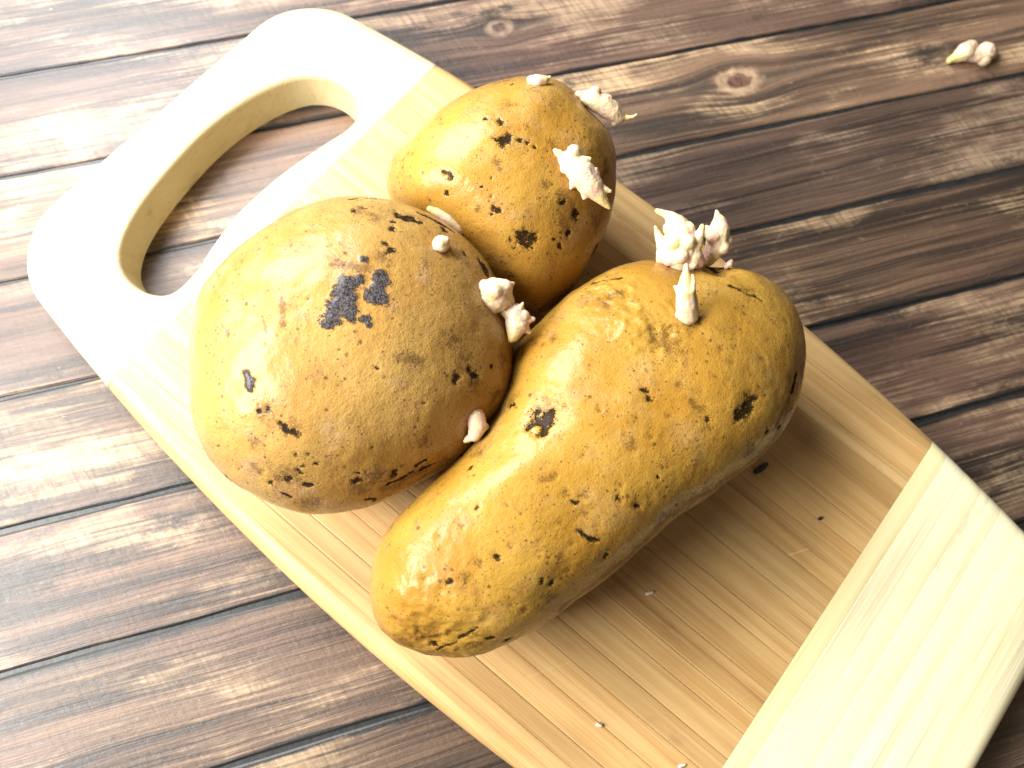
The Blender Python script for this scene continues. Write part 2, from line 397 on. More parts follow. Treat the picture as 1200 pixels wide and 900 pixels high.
def grid_piece(name, xs, span, mat, color, groove_x=(True, True), groove_t=(True, True)):
    """a board piece: stations along x, span(x) -> (y0, y1); top follows the eased board, joints slightly recessed"""
    ts = np.array([0, 0.00035, 0.0012, 0.0028, 0.0050, 0.0080]); G = 0.00012
    vs, fs = [], []; rows = []
    for i, x in enumerate(xs):
        y0, y1 = span(x); w = y1 - y0
        k = min(1.0, w * 0.45 / ts[-1])
        ys = [y0 + t * k for t in ts] + [y0 + w * q for q in (0.5,)] + [y1 - t * k for t in ts[::-1]]
        row = []
        for j, y in enumerate(ys):
            z = top_z(x, y)
            if (j == 0 and groove_t[0]) or (j == len(ys) - 1 and groove_t[1]) or (i == 0 and groove_x[0]) or (i == len(xs) - 1 and groove_x[1]): z -= G
            row.append(len(vs)); vs.append((x, y, z))
        rows.append((row, ys))
    for a, b in zip(rows[:-1], rows[1:]):
        for j in range(len(a[0]) - 1): fs.append((a[0][j], b[0][j], b[0][j + 1], a[0][j + 1]))
    ring = [r[0][0] for r in rows] + rows[-1][0][1:] + [r[0][-1] for r in rows[-2::-1]] + rows[0][0][-2:0:-1]
    b0 = len(vs); b1 = b0 + len(ring)
    for k in ring:
        x, y, z = vs[k]; d = edge_dist(x, y); vs.append((x, y, min(z - 0.0005, 0.0040 + 0.0 * d)))
    cx = sum(vs[k][0] for k in ring) / len(ring); cy = sum(vs[k][1] for k in ring) / len(ring)
    for k in ring:
        x, y, z = vs[k]; d = math.hypot(cx - x, cy - y) + 1e-9; q = min(0.003, d * 0.4) / d
        vs.append((x + (cx - x) * q, y + (cy - y) * q, 0.0))
    n = len(ring)
    for k in range(n):
        k2 = (k + 1) % n
        fs.append((ring[k], b0 + k, b0 + k2, ring[k2])); fs.append((b0 + k, b1 + k, b1 + k2, b0 + k2))
    fs.append(tuple(b1 + k for k in reversed(range(n))))
    me = mesh(name, vs, fs)
    bm = bmesh.new(); bm.from_mesh(me); bmesh.ops.recalc_face_normals(bm, faces=bm.faces); bm.to_mesh(me); bm.free()
    me.set_sharp_from_angle(angle=math.radians(38))
    o = link_mesh(name, me, mat, board)
    o.color = (*color, 1)
    return o
def stations(a, b, n): return [a + (b - a) * i / n for i in range(n + 1)]
# long strips of the middle panel
cuts = [-0.100]
r_ = random.Random(21)
while cuts[-1] < 0.088: cuts.append(cuts[-1] + r_.choice((0.0065, 0.008, 0.0095, 0.0115, 0.014)))
cuts[-1] = 0.099
J = 0.00006
xs_panel = stations(XA + J, XB - J, 36)
for i in range(len(cuts) + 1):
    lo = None if i == 0 else cuts[i - 1]; hi = None if i == len(cuts) else cuts[i]
    span = lambda x, lo=lo, hi=hi: (-half_w(x) if lo is None else lo + J, half_w(x) if hi is None else hi - J)
    g = r_.uniform(0.90, 1.09); wm = r_.uniform(-0.05, 0.05)
    grid_piece('bamboo_strip', xs_panel, span, M_panel, (g, g * (1 - wm * 0.5), g * (1 - wm)), (True, True), (lo is not None, hi is not None))
# cross-grained laths of the plain end band
bx = [XB, 0.1475, 0.1580, 0.1675, 0.1790, 0.1900, 0.2010, 0.2130, XE]
for i in range(len(bx) - 1):
    last = i == len(bx) - 2
    if last: xs = [bx[i] + J] + [XE - RR + RR * math.sin(math.pi / 2 * k / 9) * 0.9999 for k in range(10)]
    else: xs = stations(bx[i] + J, bx[i + 1] - J, 5)
    g = r_.uniform(0.97, 1.03)
    c = (g, g * (0.97 if i == 0 else 1.0), g * (0.80 if i == 0 else r_.uniform(0.96, 1.03)))
    grid_piece('bamboo_lath', xs, lambda x: (-half_w(x), half_w(x)), M_band, c, (True, not last), (False, False))
# handle end with its curved hole
hole_pts = [(-166, -66.5), (-177, -67.5), (-187, -62), (-195, -48), (-200.5, -25), (-203.5, 6), (-200.5, 33), (-193, 53), (-182, 63), (-169, 65),
            (-159.5, 60), (-157.5, 49), (-160.5, 33), (-164, 9), (-164.5, -13), (-161.5, -32), (-158, -47), (-158.5, -60)]
def smooth_loop(pts, n):
    """closed Catmull-Rom through the points, resampled evenly"""
    P = np.array(pts, float); K = len(P); out = []
    for i in range(K):
        a, b, c, d = P[i - 1], P[i], P[(i + 1) % K], P[(i + 2) % K]
        for s in np.linspace(0, 1, 24, endpoint=False):
            out.append(0.5 * ((2 * b) + (c - a) * s + (2 * a - 5 * b + 4 * c - d) * s * s + (3 * b - a - 3 * c + d) * s ** 3))
    out = np.array(out); out = np.vstack([out, out[:1]])
    L = np.r_[0, np.cumsum(np.linalg.norm(np.diff(out, axis=0), axis=1))]
    q = np.linspace(0, L[-1], n, endpoint=False)
    return np.c_[np.interp(q, L, out[:, 0]), np.interp(q, L, out[:, 1])]
NR = 260
hole = smooth_loop(hole_pts, NR) / 1000.0
low = np.array(hole)
for _k in range(NR):                                  # the wall leans in a little towards the underside
    _t = hole[(_k + 3) % NR] - hole[_k - 3]; _n = np.array([_t[1], -_t[0]]) / np.linalg.norm(_t)
    low[_k] = hole[_k] + _n * 0.0016 * (1 if ((hole.mean(0) - hole[_k]) @ _n) > 0 else -1)
outer = [(XA - J, y) for y in np.linspace(half_w(XA), -half_w(XA), 60)]
xs = [XA + (XH + RC - XA) * k / 20 for k in range(1, 20)] + [XH + RC - RC * math.sin(math.pi / 2 * k / 24) for k in range(25)]
outer += [(x, -half_w(x)) for x in xs]
outer += [(XH, y) for y in np.linspace(-half_w(XH), half_w(XH), 60)[1:-1]]
outer += [(x, half_w(x)) for x in reversed(xs)]
outer = np.array(outer)
Lo = np.r_[0, np.cumsum(np.linalg.norm(np.diff(np.vstack([outer, outer[:1]]), axis=0), axis=1))]
oc = np.vstack([outer, outer[:1]])
# pair every hole point with the outline point in the same normalised direction
def ang(p, c, sx, sy): return math.atan2((p[1] - c[1]) / sy, (p[0] - c[0]) / sx)
hc = (-0.178, -0.002)
dense = np.c_[np.interp(np.linspace(0, Lo[-1], 4000), Lo, oc[:, 0]), np.interp(np.linspace(0, Lo[-1], 4000), Lo, oc[:, 1])]
da = np.array([ang(p, (-0.189, 0.0), 0.040, 0.095) for p in dense])
ha = [ang(p, hc, 0.017, 0.061) for p in hole]
pair = []
for a in ha:
    d = np.abs((da - a + math.pi) % (2 * math.pi) - math.pi); pair.append(dense[d.argmin()])
RH = 0.0028
us_h = [RH * (1 - math.cos(math.pi / 2 * k / 8)) for k in range(9)]
vs, fs, rows = [], [], []
for i in range(NR):
    h, o = hole[i], np.array(pair[i]); row = []
    d = o - h; L = np.linalg.norm(d); d = d / L
    ss = [s for s in us_h if s < L * 0.6]
    ss += [L - s for s in (0.0085, 0.0075, 0.0055, 0.0038, 0.0024, 0.0013, 0.0006, 0.0002, 0.0) if True]
    ss = ss if len(ss) == 18 else list(np.linspace(0, L, 18))
    ss = sorted(ss)
    for s in ss:
        p = h + d * s
        dh = np.sqrt(((hole - p) ** 2).sum(1)).min() if s > 0 else 0.0
        z = BT - eased(min(edge_dist(p[0], p[1]), 1.0), RR) - eased(dh, RH)
        if p[0] > XA - 0.0004: z -= 0.00025
        row.append(len(vs)); vs.append((p[0], p[1], max(z, 0.006)))
    row.append(len(vs)); vs.append((o[0], o[1], 0.004))
    o2 = o + (np.array([-0.189, 0]) - o) * 0.02
    row.append(len(vs)); vs.append((o2[0], o2[1], 0.0))
    row.append(len(vs)); vs.append((low[i][0], low[i][1], 0.0))
    row.append(len(vs)); vs.append((low[i][0], low[i][1], 0.0015))
    rows.append(row)
R_ = len(rows[0])
for i in range(NR):
    a, b = rows[i], rows[(i + 1) % NR]
    for j in range(R_):
        j2 = (j + 1) % R_; fs.append((a[j], b[j], b[j2], a[j2]))
me = mesh('handle_end', vs, fs)
bm = bmesh.new(); bm.from_mesh(me); bmesh.ops.recalc_face_normals(bm, faces=bm.faces); bm.to_mesh(me); bm.free()
me.set_sharp_from_angle(angle=math.radians(50))
link_mesh('handle_end', me, M_band, board).color = (0.78, 0.74, 0.67, 1)

# ------------------------------------------------------------------ potatoes
R1 = [60.7, 60.8, 61.0, 61.2, 61.3, 61.6, 61.9, 62.1, 61.8, 61.5, 61.2, 60.8, 60.5, 60.2, 60.1, 60.0, 59.9, 59.6, 59.1, 58.7, 58.2, 57.7, 57.1, 56.6, 56.3, 56.2, 56.2, 56.4, 56.6, 56.9, 57.3, 57.8, 58.0, 57.8, 57.5, 57.2, 57.1, 56.9, 57.2, 57.8, 58.6, 59.4, 60.3, 61.0, 61.3, 61.3, 61.1, 60.9, 60.6, 60.2, 59.7, 59.2, 58.4, 57.6, 56.8, 55.9, 55.1, 54.2, 53.4, 53.0, 52.9, 53.0, 53.4, 54.0, 54.9, 56.0, 57.0, 58.0, 58.9, 59.6, 60.2, 60.5]
R2 = [45.0, 45.8, 46.6, 47.5, 48.3, 48.9, 49.2, 49.0, 48.9, 48.9, 49.2, 49.7, 50.1, 50.0, 49.2, 48.0, 47.0, 46.3, 45.4, 44.7, 44.0, 43.5, 43.0, 42.6, 42.3, 42.3, 42.6, 42.7, 43.1, 43.9, 44.6, 45.5, 46.6, 47.4, 47.9, 47.9, 47.0, 45.2, 42.8, 40.3, 38.0, 36.2, 34.9, 34.0, 33.4, 33.1, 33.0, 33.1, 33.4, 33.9, 34.8, 36.0, 37.6, 39.5, 41.8, 44.4, 47.0, 49.2, 49.9, 49.4, 48.6, 47.9, 47.1, 46.2, 45.3, 44.6, 44.0, 43.7, 43.6, 43.7, 44.0, 44.5]
R3 = [58.8, 65.2, 72.1, 78.7, 84.6, 90.1, 95.3, 99.2, 101.6, 101.8, 98.9, 94.0, 89.7, 86.6, 84.1, 81.6, 78.5, 74.9, 71.2, 67.7, 64.4, 61.1, 58.6, 56.6, 54.8, 52.8, 50.4, 48.0, 46.0, 44.6, 43.8, 43.4, 43.4, 44.2, 45.8, 48.0, 51.2, 55.8, 62.6, 72.6, 83.3, 90.3, 94.6, 97.2, 97.3, 94.6, 90.0, 83.9, 76.9, 69.4, 62.2, 56.4, 51.8, 48.2, 45.0, 42.4, 40.1, 38.1, 36.6, 35.6, 35.0, 34.7, 34.6, 34.8, 35.4, 36.2, 37.5, 39.5, 42.0, 45.0, 48.7, 53.3]
F1 = [[0.76076, 0.64639, -0.05848], [-0.63381, 0.7593, 0.14748], [0.13973, -0.07513, 0.98733]]
F2 = [[0.7674, 0.64006, 0.0378], [-0.62758, 0.73776, 0.2487], [0.13129, -0.21457, 0.96784]]
F3 = [[0.7758, 0.63097, 0.00191], [-0.63098, 0.7758, 0.00165], [-0.00044, -0.00248, 1.0]]
C1, C2, C3 = [-0.06824, -0.03908, 0.04261 + BT], [-0.06999, 0.05314, 0.03698 + BT], [0.02637, -0.00858, 0.0365 + BT]

bmi = bmesh.new(); bmesh.ops.create_icosphere(bmi, subdivisions=8, radius=1.0)
tmp = bpy.data.meshes.new('tmp'); bmi.to_mesh(tmp); bmi.free()
ICO = np.empty(len(tmp.vertices) * 3); tmp.vertices.foreach_get('co', ICO); ICO = ICO.reshape(-1, 3)
ICO /= np.linalg.norm(ICO, axis=1)[:, None]
TRI = np.empty(len(tmp.polygons) * 3, dtype=np.int64); tmp.polygons.foreach_get('vertices', TRI); TRI = TRI.reshape(-1, 3)
bpy.data.meshes.remove(tmp)

def vert_normals(P):
    fn = np.cross(P[TRI[:, 1]] - P[TRI[:, 0]], P[TRI[:, 2]] - P[TRI[:, 0]])
    N = np.zeros_like(P)
    for k in range(3):
        for c in range(3): N[:, c] += np.bincount(TRI[:, k], weights=fn[:, c], minlength=len(P))
    return N / (np.linalg.norm(N, axis=1)[:, None] + 1e-12)
def seg_dist(P, a, b):
    d = b - a; L = d @ d
    if L < 1e-12: return np.linalg.norm(P - a, axis=1)
    t = np.clip((P - a) @ d / L, 0, 1)
    return np.linalg.norm(P - a - t[:, None] * d, axis=1)

class Tuber:
    """potato body: an outline swept round a frame, lumps and eyes pressed in, marks stored as attributes"""
    def __init__(s, centre, frame, rho, depth, power, seed):
        s.c, s.seed = np.array(centre), seed
        Fm = np.array(frame); r = np.array(rho) / 1000.0
        f = np.fft.rfft(r); R = np.fft.irfft(np.r_[f[:24], np.zeros(361 - 24)], 720) * 10
        phi = np.arctan2(ICO[:, 1], ICO[:, 0]) % (2 * math.pi)
        rr = np.interp(phi, np.linspace(0, 2 * math.pi, 721), np.r_[R, R[0]])
        # pull samples over the stretched body, then on to the superellipsoid
        q = ICO * np.c_[rr, rr, np.full(len(rr), depth)]
        k = ((np.hypot(q[:, 0], q[:, 1]) / rr) ** power + (np.abs(q[:, 2]) / depth) ** power) ** (-1 / power)
        s.P = s.c + (q * k[:, None]) @ Fm
        s.N = vert_normals(s.P)
        s.tree()
    def tree(s):
        s.bvh = BVHTree.FromPolygons(s.P.tolist(), TRI.tolist())
    def hit(s, x, y):
        d = ray_dir(x, y)
        loc, n, _, dist = s.bvh.ray_cast(Vector(CAM), Vector(d))
        if loc is None:
            loc, n, _, _ = s.bvh.find_nearest(Vector(CAM + d * np.linalg.norm(s.c - CAM)))
        return np.array(loc), np.array(n)
    def press(s, marks):
        """(x, y, radius px, millimetres out along the skin)"""
        for (x, y, r, mm) in marks:
            p, n = s.hit(x, y); R = r * np.linalg.norm(p - CAM) / FPX
            s.P += s.N * (np.exp(-((np.linalg.norm(s.P - p, axis=1) / R) ** 2)) * mm / 1000)[:, None]
        s.N = vert_normals(s.P)
    def lumps(s, amp):
        d = fbm(s.P, 26.0, 2, s.seed) * amp + fbm(s.P, 75.0, 2, s.seed + 3) * amp * 0.35 + fbm(s.P, 260.0, 2, s.seed + 5) * amp * 0.10
        s.P += s.N * d[:, None]; s.N = vert_normals(s.P)
    def field(s, marks, soft=1.0, jag=0.5):
        out = np.zeros(len(s.P))
        W = np.c_[fbm(s.P, 380.0, 4, s.seed + 20), fbm(s.P, 380.0, 4, s.seed + 21), fbm(s.P, 380.0, 4, s.seed + 22)] * 1.5
        for mk in marks:
            if len(mk) == 3: x0, y0, r = mk; x1, y1 = x0, y0
            else: x0, y0, x1, y1, r = mk
            a, _ = s.hit(x0, y0); b = a if (x0, y0) == (x1, y1) else s.hit(x1, y1)[0]
            R = r * np.linalg.norm(a - CAM) / FPX
            near = seg_dist(s.P, a, b) < R * 3
            d = seg_dist(s.P[near] + W[near] * (R * jag), a, b)
            out[near] = np.maximum(out[near], np.clip(1 - d / (R * 1.45 * soft), 0, 1))
        return out
    def dots(s, n, rmin, rmax):
        r = np.random.default_rng(s.seed + 9); out = np.zeros(len(s.P)); depth = np.zeros(len(s.P))
        idx = r.choice(len(s.P), n, replace=False); rad = rmin + (rmax - rmin) * r.random(n) ** 4
        for i, R in zip(idx, rad):
            d2 = s.P - s.P[i]; near = (np.abs(d2) < R * 1.6).all(1)
            v = np.clip(1 - np.linalg.norm(d2[near], axis=1) / (R * 1.4), 0, 1)
            out[near] = np.maximum(out[near], v); depth[near] = np.maximum(depth[near], v * R)
        return out, depth
    def settle(s):
        """rest on the board: flatten the underside a touch where it bears"""
        z = s.P[:, 2]; s.P[:, 2] = np.maximum(z, BT - 0.0002)
    def build(s, parent, attrs):
        me = bpy.data.meshes.new('skin')
        L = s.P - np.array(parent.location)
        me.vertices.add(len(L)); me.vertices.foreach_set('co', L.ravel())
        me.loops.add(len(TRI) * 3); me.loops.foreach_set('vertex_index', TRI.ravel().astype(np.int32))
        me.polygons.add(len(TRI)); me.polygons.foreach_set('loop_start', np.arange(0, len(TRI) * 3, 3, dtype=np.int32))
        me.update(calc_edges=True)
        for k, vals in attrs.items():
            a = me.attributes.new(k, 'FLOAT', 'POINT'); a.data.foreach_set('value', vals.astype(np.float32))
        me.materials.append(M_potato)
        me.polygons.foreach_set('use_smooth', np.ones(len(TRI), dtype=bool))
        o = bpy.data.objects.new('tuber', me); COL.objects.link(o); o.parent = parent
        return o

def blob_mesh(name, chains, tips, origin, vox=0.00032, rough=0.00030, seed=1):
    """fleshy shoot: spheres strung along chains, fused and roughened; chains of (point, radius)"""
    bm = bmesh.new()
    for ch in chains:
        for (p0, r0), (p1, r1) in zip(ch[:-1], ch[1:]):
            n = max(2, int(np.linalg.norm(p1 - p0) / (min(r0, r1) * 0.35)) + 1)
            for k in range(n + 1):
                q = k / n; p = p0 + (p1 - p0) * q - origin
                bmesh.ops.create_icosphere(bm, subdivisions=2, radius=r0 + (r1 - r0) * q, matrix=Matrix.Translation(p))
        if len(ch) == 1:
            bmesh.ops.create_icosphere(bm, subdivisions=3, radius=ch[0][1], matrix=Matrix.Translation(ch[0][0] - origin))
    me0 = bpy.data.meshes.new('t'); bm.to_mesh(me0); bm.free()
    o = bpy.data.objects.new('t', me0); COL.objects.link(o)
    md = o.modifiers.new('r', 'REMESH'); md.mode = 'VOXEL'; md.voxel_size = vox
    sm = o.modifiers.new('s', 'SMOOTH'); sm.factor = 0.5; sm.iterations = 3
    dg = bpy.context.evaluated_depsgraph_get()
    me = bpy.data.meshes.new_from_object(o.evaluated_get(dg)); me.name = name
    bpy.data.objects.remove(o); bpy.data.meshes.remove(me0)
    nv = len(me.vertices); P = np.empty(nv * 3); me.vertices.foreach_get('co', P); P = P.reshape(-1, 3)
    N = np.empty(nv * 3); me.vertices.foreach_get('normal', N); N = N.reshape(-1, 3)
    P = P + N * (fbm(P + seed, 420.0, 3, seed) * rough * 1.6 + fbm(P + seed, 1500.0, 2, seed + 4) * rough * 0.5)[:, None]
    me.vertices.foreach_set('co', P.ravel())
    t = np.zeros(nv)
    for (p, r) in tips: t = np.maximum(t, np.clip(1.3 - np.linalg.norm(P - (p - origin), axis=1) / r, 0, 1))
    a = me.attributes.new('tip', 'FLOAT', 'POINT'); a.data.foreach_set('value', t.astype(np.float32))
    me.update(); return me
sprout_no = [0]
def sprout(tuber, parent, base, chains, tips=(), rough=0.00017):
    """chains of (x, y, radius, lift) : photo directions at the depth of the eye they grow from, lift in mm towards the viewer"""
    sprout_no[0] += 1
    b, n = tuber.hit(*base); D = np.linalg.norm(b - CAM); s = D / FPX
    pt = lambda x, y, lift: CAM + ray_dir(x, y) * (D - lift / 1000)
    ch = [[(pt(x, y, l), r * s) for (x, y, r, l) in c] for c in chains]
    tp = [(pt(x, y, l), r * s) for (x, y, r, l) in tips]
    org = np.array(parent.location)
    me = blob_mesh('sprout', ch, tp, org, seed=sprout_no[0], rough=rough)
    o = link_mesh('sprout', me, M_sprout, None); o.parent = parent
    return o

# --- round potato with the grey scab
A = Tuber(C1, F1, R1, 0.042, 2.15, 3)
A.lumps(0.0015)
A.press([(517, 288, 16, -0.9), (580, 352, 26, -1.2), (557, 497, 20, -0.9), (470, 330, 60, 0.8), (330, 470, 60, 0.5), (400, 440, 40, -0.6), (520, 430, 45, -0.7)])
A.tree()
scabA = A.field([(382, 380, 392, 370, 7), (390, 368, 407, 336, 11), (405, 330, 411, 372, 9), (423, 328, 6), (446, 323, 443, 350, 9), (427, 304, 5), (428, 374, 5), (433, 381, 4), (432, 345, 6), (289, 438, 293, 454, 5), (297, 445, 3)])
darkA = A.field([(454, 292, 6), (463, 250, 491, 260, 4), (461, 260, 4), (458, 269, 5), (493, 250, 531, 271, 3), (521, 269, 5), (563, 306, 571, 320, 6), (545, 299, 4), (552, 436, 559, 441, 6), (535, 443, 5), (303, 478, 4), (317, 480, 4), (329, 494, 350, 510, 4.5), (334, 562, 5), (317, 566, 5), (350, 551, 5), (359, 566, 365, 569, 3), (330, 578, 339, 583, 3), (361, 532, 3), (461, 556, 5), (416, 564, 421, 562, 6), (454, 568, 476, 558, 2.2), (480, 555, 510, 543, 2.2), (489, 545, 497, 541, 3), (430, 585, 440, 586, 2.5), (250, 543, 255, 549, 2.5), (266, 559, 282, 573, 2.5), (410, 233, 440, 233, 2), (444, 592, 456, 588, 2), (413, 246, 3), (425, 244, 3.5), (345, 532, 2), (370, 543, 3), (441, 433, 2.5), (498, 471, 2.5), (577, 430, 3)], jag=1.1)
dirtA = A.field([(584, 362, 22), (557, 508, 13), (517, 296, 9), (360, 590, 14), (420, 575, 16), (440, 560, 18), (300, 550, 10), (520, 540, 14), (590, 420, 14), (440, 255, 12), (540, 300, 14), (423, 246, 13), (498, 307, 9), (521, 390, 8), (470, 418, 489, 421, 11), (580, 464, 11), (496, 516, 13), (334, 556, 20), (530, 400, 16), (545, 420, 14), (455, 572, 490, 552, 14), (450, 300, 14), (480, 255, 14), (565, 310, 12), (340, 500, 12), (310, 480, 14), (556, 450, 12), (300, 520, 10), (258, 322, 4), (308, 371, 312, 390, 3), (330, 350, 332, 385, 4), (395, 310, 430, 316, 8), (267, 393, 4)], soft=1.2)
dotA, depA = A.dots(200, 0.00030, 0.0009)
A.P += A.N * (scabA * 0.00045 - np.clip(darkA, 0, 0.5) * 0.0006 - depA * 0.35)[:, None]
A.settle()
pA = empty('potato', (C1[0], C1[1], BT))
tag(pA, 'wide round potato with a large grey scab patch, overlapping both of the others', 'potato', 'sprouting potatoes on the board')
A.build(pA, {'dark': darkA, 'scab': scabA, 'dirt_shade': dirtA, 'dots': dotA}).color = (0.70, 0.68, 0.78, 1)
sprout(A, pA, (517, 287), [[(517, 288, 9, -1), (517, 286, 10.5, 2.0)], [(517, 286, 5, 4.0)], [(523, 281, 4, 3)], [(511, 291, 4, 3)]], [(517, 284, 5, 4.5)], 0.00006)
sprout(A, pA, (580, 352), [[(578, 350, 16, 0), (580, 346, 21, 4)], [(568, 338, 10, 5)], [(590, 338, 11, 5)], [(575, 358, 11, 4)], [(593, 352, 10, 3)], [(580, 342, 9, 9)], [(562, 341, 4, 5), (556, 340, 2, 5)], [(574, 366, 4, 4), (573, 374, 1.6, 4)], [(597, 334, 4, 5), (602, 332, 2.2, 4)]], [(573, 346, 8, 10)])
sprout(A, pA, (583, 362), [[(592, 362, 9, 0), (604, 368, 13, 1), (606, 380, 14, 1), (602, 394, 7, 2), (599, 399, 3, 2)], [(613, 370, 8, 2)], [(618, 375, 6, 1), (625, 374, 3, 1)], [(614, 384, 7, 1), (621, 390, 2, 1)], [(609, 362, 4, 3), (613, 355, 1.8, 3)]], [(601, 396, 10, 3), (606, 386, 8, 7)])
sprout(A, pA, (557, 497), [[(553, 491, 10, 1), (557, 489, 12, 3), (560, 500, 11, 3.5), (556, 510, 8, 3)], [(549, 514, 5, 2), (545, 517, 2.5, 2)], [(568, 500, 5, 2)], [(552, 485, 7, 3)]], [(556, 500, 7, 7)], 0.00008)

# --- smaller potato with the long sprouts
B = Tuber(C2, F2, R2, 0.036, 2.1, 15)
B.lumps(0.0014)
B.press([(665, 192, 22, -1.2), (694, 122, 18, -1.2), (632, 97, 14, -1.0), (615, 277, 16, -0.8), (560, 210, 50, 0.7), (674, 250, 18, -0.7), (620, 170, 34, -0.5), (526, 258, 18, -0.6)])
B.tree()
darkB = B.field([(584, 164, 598, 159, 7), (588, 167, 6), (571, 139, 3), (584, 144, 4), (610, 164, 3), (618, 167, 2.2), (626, 171, 3), (520, 203, 526, 206, 4), (522, 228, 3), (578, 243, 583, 245, 4), (576, 252, 2), (610, 275, 620, 280, 9), (657, 235, 5), (674, 250, 5), (665, 273, 4.5), (649, 282, 2.5), (655, 290, 2.5), (699, 290, 693, 300, 4), (583, 96, 600, 92, 3), (688, 124, 707, 143, 5), (456, 189, 2), (565, 219, 2), (575, 209, 2), (600, 98, 2.5)], jag=1.1)
dirtB = B.field([(672, 200, 16), (690, 225, 12), (660, 262, 14), (710, 200, 12), (561, 244, 5), (582, 190, 6), (586, 197, 4), (700, 135, 11), (674, 250, 12), (590, 161, 14), (615, 277, 17), (657, 232, 10), (595, 124, 9), (640, 215, 8), (590, 95, 12), (700, 260, 12), (548, 160, 3), (650, 175, 645, 168, 6)], soft=1.2)
dotB, depB = B.dots(120, 0.00030, 0.0009)
B.P += B.N * (-np.clip(darkB, 0, 0.5) * 0.0007 - depB * 0.35)[:, None]
B.settle()
pB = empty('potato', (C2[0], C2[1], BT))
tag(pB, 'smaller rounded potato with a long scaly white sprout down its side', 'potato', 'sprouting potatoes on the board')
B.build(pB, {'dark': darkB, 'scab': np.zeros(len(B.P)), 'dirt_shade': dirtB, 'dots': dotB}).color = (0.68, 0.62, 0.46, 1)
sprout(B, pB, (665, 190), [[(660, 186, 8, 0), (670, 190, 14, 2), (682, 203, 16, 3), (692, 217, 14, 3), (703, 230, 8, 2.5), (711, 240, 4, 2), (714, 244, 1.8, 2)], [(655, 180, 5, 2), (650, 176, 2, 3)], [(672, 178, 8, 4)], [(684, 190, 7, 4), (692, 186, 2, 4)], [(696, 205, 7, 3), (699, 198, 2, 4)], [(704, 220, 5, 3), (715, 224, 2.2, 3)], [(673, 214, 6, 3), (669, 221, 2, 3)], [(686, 228, 5, 3), (684, 233, 1.8, 3)], [(662, 198, 6, 2)]], [(708, 236, 12, 3), (714, 243, 6, 3)])
sprout(B, pB, (690, 124), [[(684, 115, 8, 1), (694, 116, 11, 1), (706, 122, 12, 0), (717, 130, 11, -1), (725, 137, 8, -2)], [(698, 107, 6, 2), (700, 104, 2, 3)], [(679, 111, 5, 2)], [(712, 117, 6, 0)], [(727, 138, 5, -2), (736, 138, 3, -2), (742, 137, 1.6, -2), (746, 134, 1.2, -2)], [(708, 132, 6, -1)], [(720, 144, 4, -2)]], [(736, 138, 9, -2)])
sprout(B, pB, (631, 97), [[(622, 94, 5, 1), (630, 95, 7, 2), (638, 94, 5, 1.5)], [(642, 92, 3, 1), (645, 90, 1.4, 1)], [(628, 90, 3, 2)]], [(640, 93, 4, 2)], 0.00008)
sprout(B, pB, (526, 258), [[(504, 245, 4, 0.5), (513, 250, 6, 0.5), (525, 258, 8, 0.3), (538, 268, 7, 0), (544, 274, 3, 0)]], [(505, 245, 12, 1)], 0.00008)

# --- long kidney-shaped potato
K = Tuber(C3, F3, R3, 0.0365, 2.35, 31)
K.lumps(0.0017)
K.press([(800, 312, 24, -1.6), (842, 318, 15, -3.6), (808, 372, 16, -1.3), (635, 495, 20, -0.7), (680, 620, 40, -0.7), (840, 430, 110, 2.5), (500, 690, 70, 1.5), (740, 380, 26, 0.9), (770, 395, 16, -1.0), (700, 345, 16, -0.6), (790, 385, 16, 0.7), (874, 478, 16, -0.5), (680, 410, 30, 0.8), (880, 325, 20, 0.9), (505, 745, 30, -0.8), (463, 606, 10, 0.7)])
K.tree()
darkK = K.field([(631, 491, 639, 499, 11), (640, 490, 8), (868, 484, 880, 472, 8), (874, 478, 9), (675, 590, 5), (670, 587, 3), (759, 468, 4.5), (756, 458, 3), (601, 475, 5), (712, 652, 5), (636, 680, 3.5), (647, 683, 4), (856, 334, 875, 344, 1.5), (875, 344, 891, 351, 1.5), (693, 333, 728, 326, 1.5), (677, 622, 688, 629, 2), (688, 629, 700, 634, 2.2), (463, 606, 5), (443, 622, 2.5), (509, 755, 4), (513, 761, 540, 748, 1.8), (540, 748, 560, 736, 1.8), (574, 748, 3.5), (595, 750, 4), (847, 313, 8), (836, 314, 6), (934, 437, 929, 461, 2.5), (899, 506, 3), (920, 505, 3), (910, 323, 2.5), (584, 652, 3), (560, 594, 3), (772, 559, 2.5), (726, 583, 3), (747, 592, 3.5), (830, 492, 3.5), (550, 548, 3), (528, 684, 4), (808, 373, 10)], jag=1.1)
